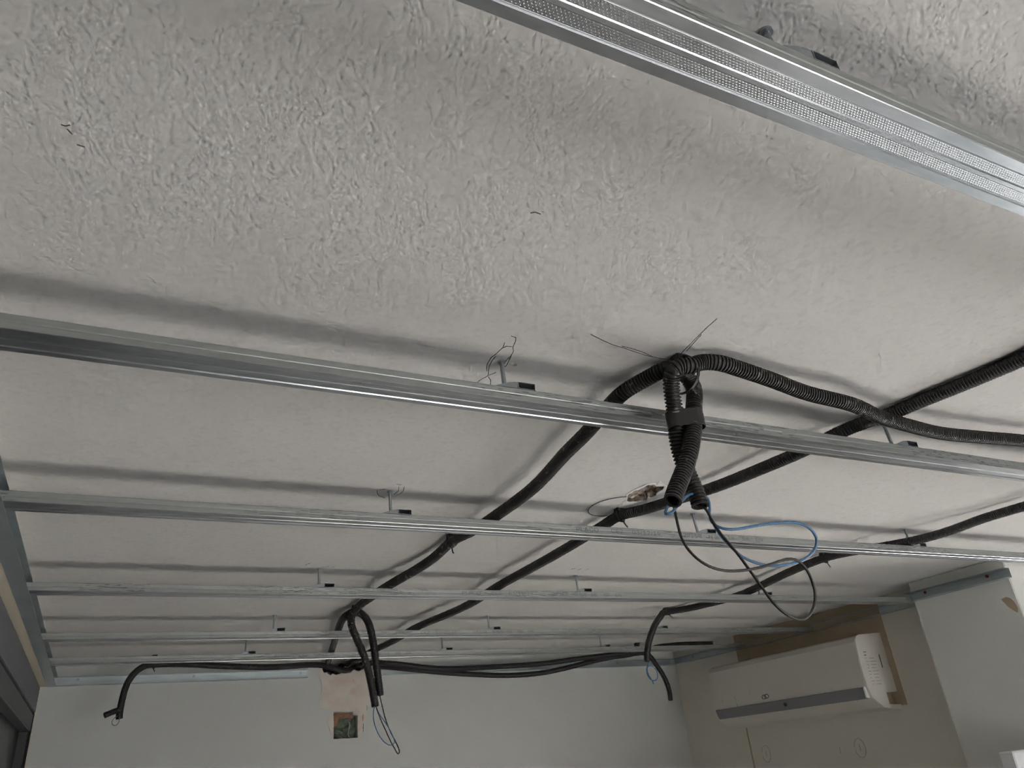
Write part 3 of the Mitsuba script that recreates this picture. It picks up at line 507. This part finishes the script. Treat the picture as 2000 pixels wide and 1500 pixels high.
tie('black tie on the long conduit just past the wire loop channel', (0.6407, 1.5233, 2.572), (0.05, 1, 0), 0.0125, (-0.1, -0.2, -1))
tie('black tie and mount at the top of the second hanging pair', (0.632, 2.276, 2.571), (-0.3, 1, 0), 0.0140, (0.8, -0.2, -0.8), tl=0.008)
p_ = PATHS['cond2'][11]; tie('black tie beside the chipped hole in the ceiling', p_, (0.2, -1, 0), 0.0125, (0.3, -0.2, -1))
p_ = PATHS['cond3'][13]; tie('black tie where the right-hand conduit bends down', p_, (0.6, 1, 0), 0.0125, (0.5, -0.3, -0.9))
p_ = PATHS['cond3'][5]; tie('black tie on the right-hand conduit behind the blue wire loop', p_, (0.3, -1, 0), 0.0125, (0.2, -0.2, -1))
p_ = PATHS['left'][9]; tie('black tie at the bend of the left hanging conduit', p_, (1, 0, 0), 0.0125, (0.1, -0.1, -1), tl=0.012)
p_ = PATHS['sagA'][10]; tie('black tie at the right end of the sagging conduits', p_, (1, 0.1, 0), 0.0135, (-0.9, -0.2, -0.3), tl=0.012)

# ---------------------------------------------------------------- wires
def wire_thing(name, label, pts, m, r):
    k = thing(name, label, 'wire'); scene[k] = mikit.ply(wire(pts, r), m, smooth=True)
wire_thing('black_wire', 'black wire in a big loop hanging from the taped conduit pair', PATHS['wblack1'], 'm_wire_black', 0.0017)
wire_thing('blue_wire', 'bright blue wire looped to the right from the taped conduit pair', PATHS['wblue1'], 'm_wire_blue', 0.0018)
wire_thing('black_wire', 'black wire loop below the second hanging pair, near the open wall box', PATHS['wblack2'], 'm_wire_black', 0.0017)
wire_thing('blue_wire', 'thin blue wire loop below the second hanging pair, near the open wall box', PATHS['wblue2'], 'm_wire_blue', 0.0014)
wire_thing('blue_wire', 'small blue wire coil under the end of the right-hand conduit', PATHS['wblue3'], 'm_wire_blue', 0.0018)
wire_thing('grey_wire', 'small grey wire ring at the foot of the left hanging conduit', PATHS['wgrey'], 'm_wire_grey', 0.0012)
wire_thing('grey_wire', 'thin wire curl against the ceiling beside the chipped hole', PATHS['ring'], 'm_wire_grey', 0.0010)

# ---------------------------------------------------------------- air conditioner
t = thing('air_conditioner', 'old cream wall-mounted air conditioner with a grey louvre strip', 'air conditioner')
ay0, ay1 = 2.085, 2.955
prof = Polygon([(XA, Z0 - 0.062), (XA - 0.118, Z0 - 0.068), (XA - 0.140, Z0 - 0.076), (XA - 0.152, Z0 - 0.094), (XA - 0.158, Z0 - 0.20), (XA - 0.156, Z0 - 0.250),
                (XA - 0.143, Z0 - 0.292), (XA - 0.095, Z0 - 0.326), (XA - 0.03, Z0 - 0.336), (XA, Z0 - 0.336)])
body = cat_([extrude_y(prof, ay0 + 0.03, ay1), extrude_y(prof.difference(sbox(XA - 0.062, Z0 - 0.320, XA + 0.01, Z0 - 0.276)), ay0, ay0 + 0.03)])
part(t, 'casing', body, 'm_ac', smooth=25)
part(t, 'end_cover', extrude_y(prof.buffer(0.0012).difference(sbox(XA - 0.062, Z0 - 0.320, XA + 0.01, Z0 - 0.276)), ay0 + 0.004, ay0 + 0.007), 'm_ac')
vp = LineString([(XA - 0.1575, Z0 - 0.2535), (XA - 0.152, Z0 - 0.275), (XA - 0.1445, Z0 - 0.2925)]).buffer(0.0022, cap_style='flat')
part(t, 'louvre', extrude_y(vp, ay0 + 0.016, ay1 - 0.012), 'm_ac_vane', label='grey louvre strip')
part(t, 'louvre__pivot', cyl((XA - 0.1545, 2.51, Z0 - 0.272), (XA - 0.158, 2.51, Z0 - 0.2735), 0.008, 16), 'm_frame')
part(t, 'louvre__end_cap', bx(XA - 0.160, XA - 0.146, ay0 + 0.010, ay0 + 0.016, Z0 - 0.291, Z0 - 0.252), 'm_plaster_white')
def front_text(s, y, z, hgt, m, name, label=None, rot=0.0):     # reads along -y on the front face
    q = meshkit.text_mesh(s, hgt, 0.0006); q.apply_transform(trimesh.transformations.rotation_matrix(rot, [0, 0, 1]))
    q.apply_transform(np.array([[0, 0, -1, XA - 0.1585], [-1, 0, 0, y], [0, 1, 0, z], [0, 0, 0, 1.0]]))
    part(t, name, q, m, label=label)
ring_ = LineString([(0.012 * math.cos(a), 0.008 * math.sin(a)) for a in np.linspace(0, 2 * np.pi, 20)]).buffer(0.0018)
q = trimesh.creation.extrude_polygon(ring_, 0.001, engine='earcut'); q.apply_transform(np.array([[0, 0, -1, XA - 0.1578], [-1, 0, 0, 2.62], [0, 1, 0, Z0 - 0.232], [0, 0, 0, 1.0]]))
part(t, 'casing__maker_badge', q, 'm_grey_print', label='small oval badge')
q = q.copy(); q.apply_translation([0, -0.016, 0.002]); part(t, 'casing__maker_badge', q, 'm_grey_print')
for i in range(11):
    zz = Z0 - 0.130 - i * 0.0115
    for j, (a, b) in enumerate(((0.000, 0.010), (0.015, 0.034))):
        if i < 2 and j == 1: continue
        part(t, 'casing__control_print', bx(XA - 0.125 + 1.6 * a, XA - 0.125 + 1.6 * b - 0.004 * (i % 3), ay0 - 0.0008, ay0 + 0.002, zz - 0.0032, zz), 'm_pale_print' if i > 1 else 'm_grey_print')
part(t, 'casing__status_slot', bx(XA - 0.046, XA - 0.040, ay0 - 0.0008, ay0 + 0.002, Z0 - 0.190, Z0 - 0.142), 'm_grey_print', label='dark display slot')
for (y, z, l) in ((2.70, 0.205, 0.006), (2.80, 0.222, 0.014), (2.795, 0.25, 0.012), (2.885, 0.215, 0.010)):
    part(t, 'casing__scuff', bx(XA - 0.1585, XA - 0.153, y, y + 0.002, Z0 - z - l, Z0 - z + l), 'm_pale_print')
part(t, 'casing__notch_lining', bx(XA - 0.070, XA - 0.001, ay0 + 0.026, ay0 + 0.0295, Z0 - 0.317, Z0 - 0.273), 'm_tan')
# bare tan plaster round the unit, marks and a thin strip on the wall
part('wall_right', 'unpainted_plaster', bx(XA - 0.0015, XA + 0.001, 2.058, 2.90, Z0 - 0.325, HC - 0.001), 'm_tan', label='tan unpainted plaster round the air conditioner')
part('wall_right', 'tan_strip', bx(XA - 0.0025, XA + 0.001, 2.936, 2.943, 0.0, Z0 - 0.335), 'm_tan')  # thin tan upright strip, slightly proud of the wall, from floor to unit
for (y, z) in ((2.848, Z0 - 0.450), (2.327, Z0 - 0.456)):
    rg = LineString([(y + 0.026 * math.cos(a), z + 0.034 * math.sin(a)) for a in np.linspace(0.2, 2 * np.pi - 0.2, 30)]).buffer(0.0011)
    q = trimesh.creation.extrude_polygon(rg, 0.002, engine='earcut'); q.apply_transform(np.array([[0, 0, 1, XA - 0.0012], [1, 0, 0, 0], [0, 1, 0, 0], [0, 0, 0, 1.0]]))
    part('wall_right', 'pencil_circle', q, 'm_pale_print')
    part('wall_right', 'pencil_tick', bx(XA - 0.0012, XA + 0.001, y - 0.0016, y + 0.0016, z - 0.011, z + 0.013), 'm_pale_print')
part('wall_right', 'pencil_tick', bx(XA - 0.0012, XA + 0.001, 2.426, 2.4292, Z0 - 0.470, Z0 - 0.444), 'm_pale_print')
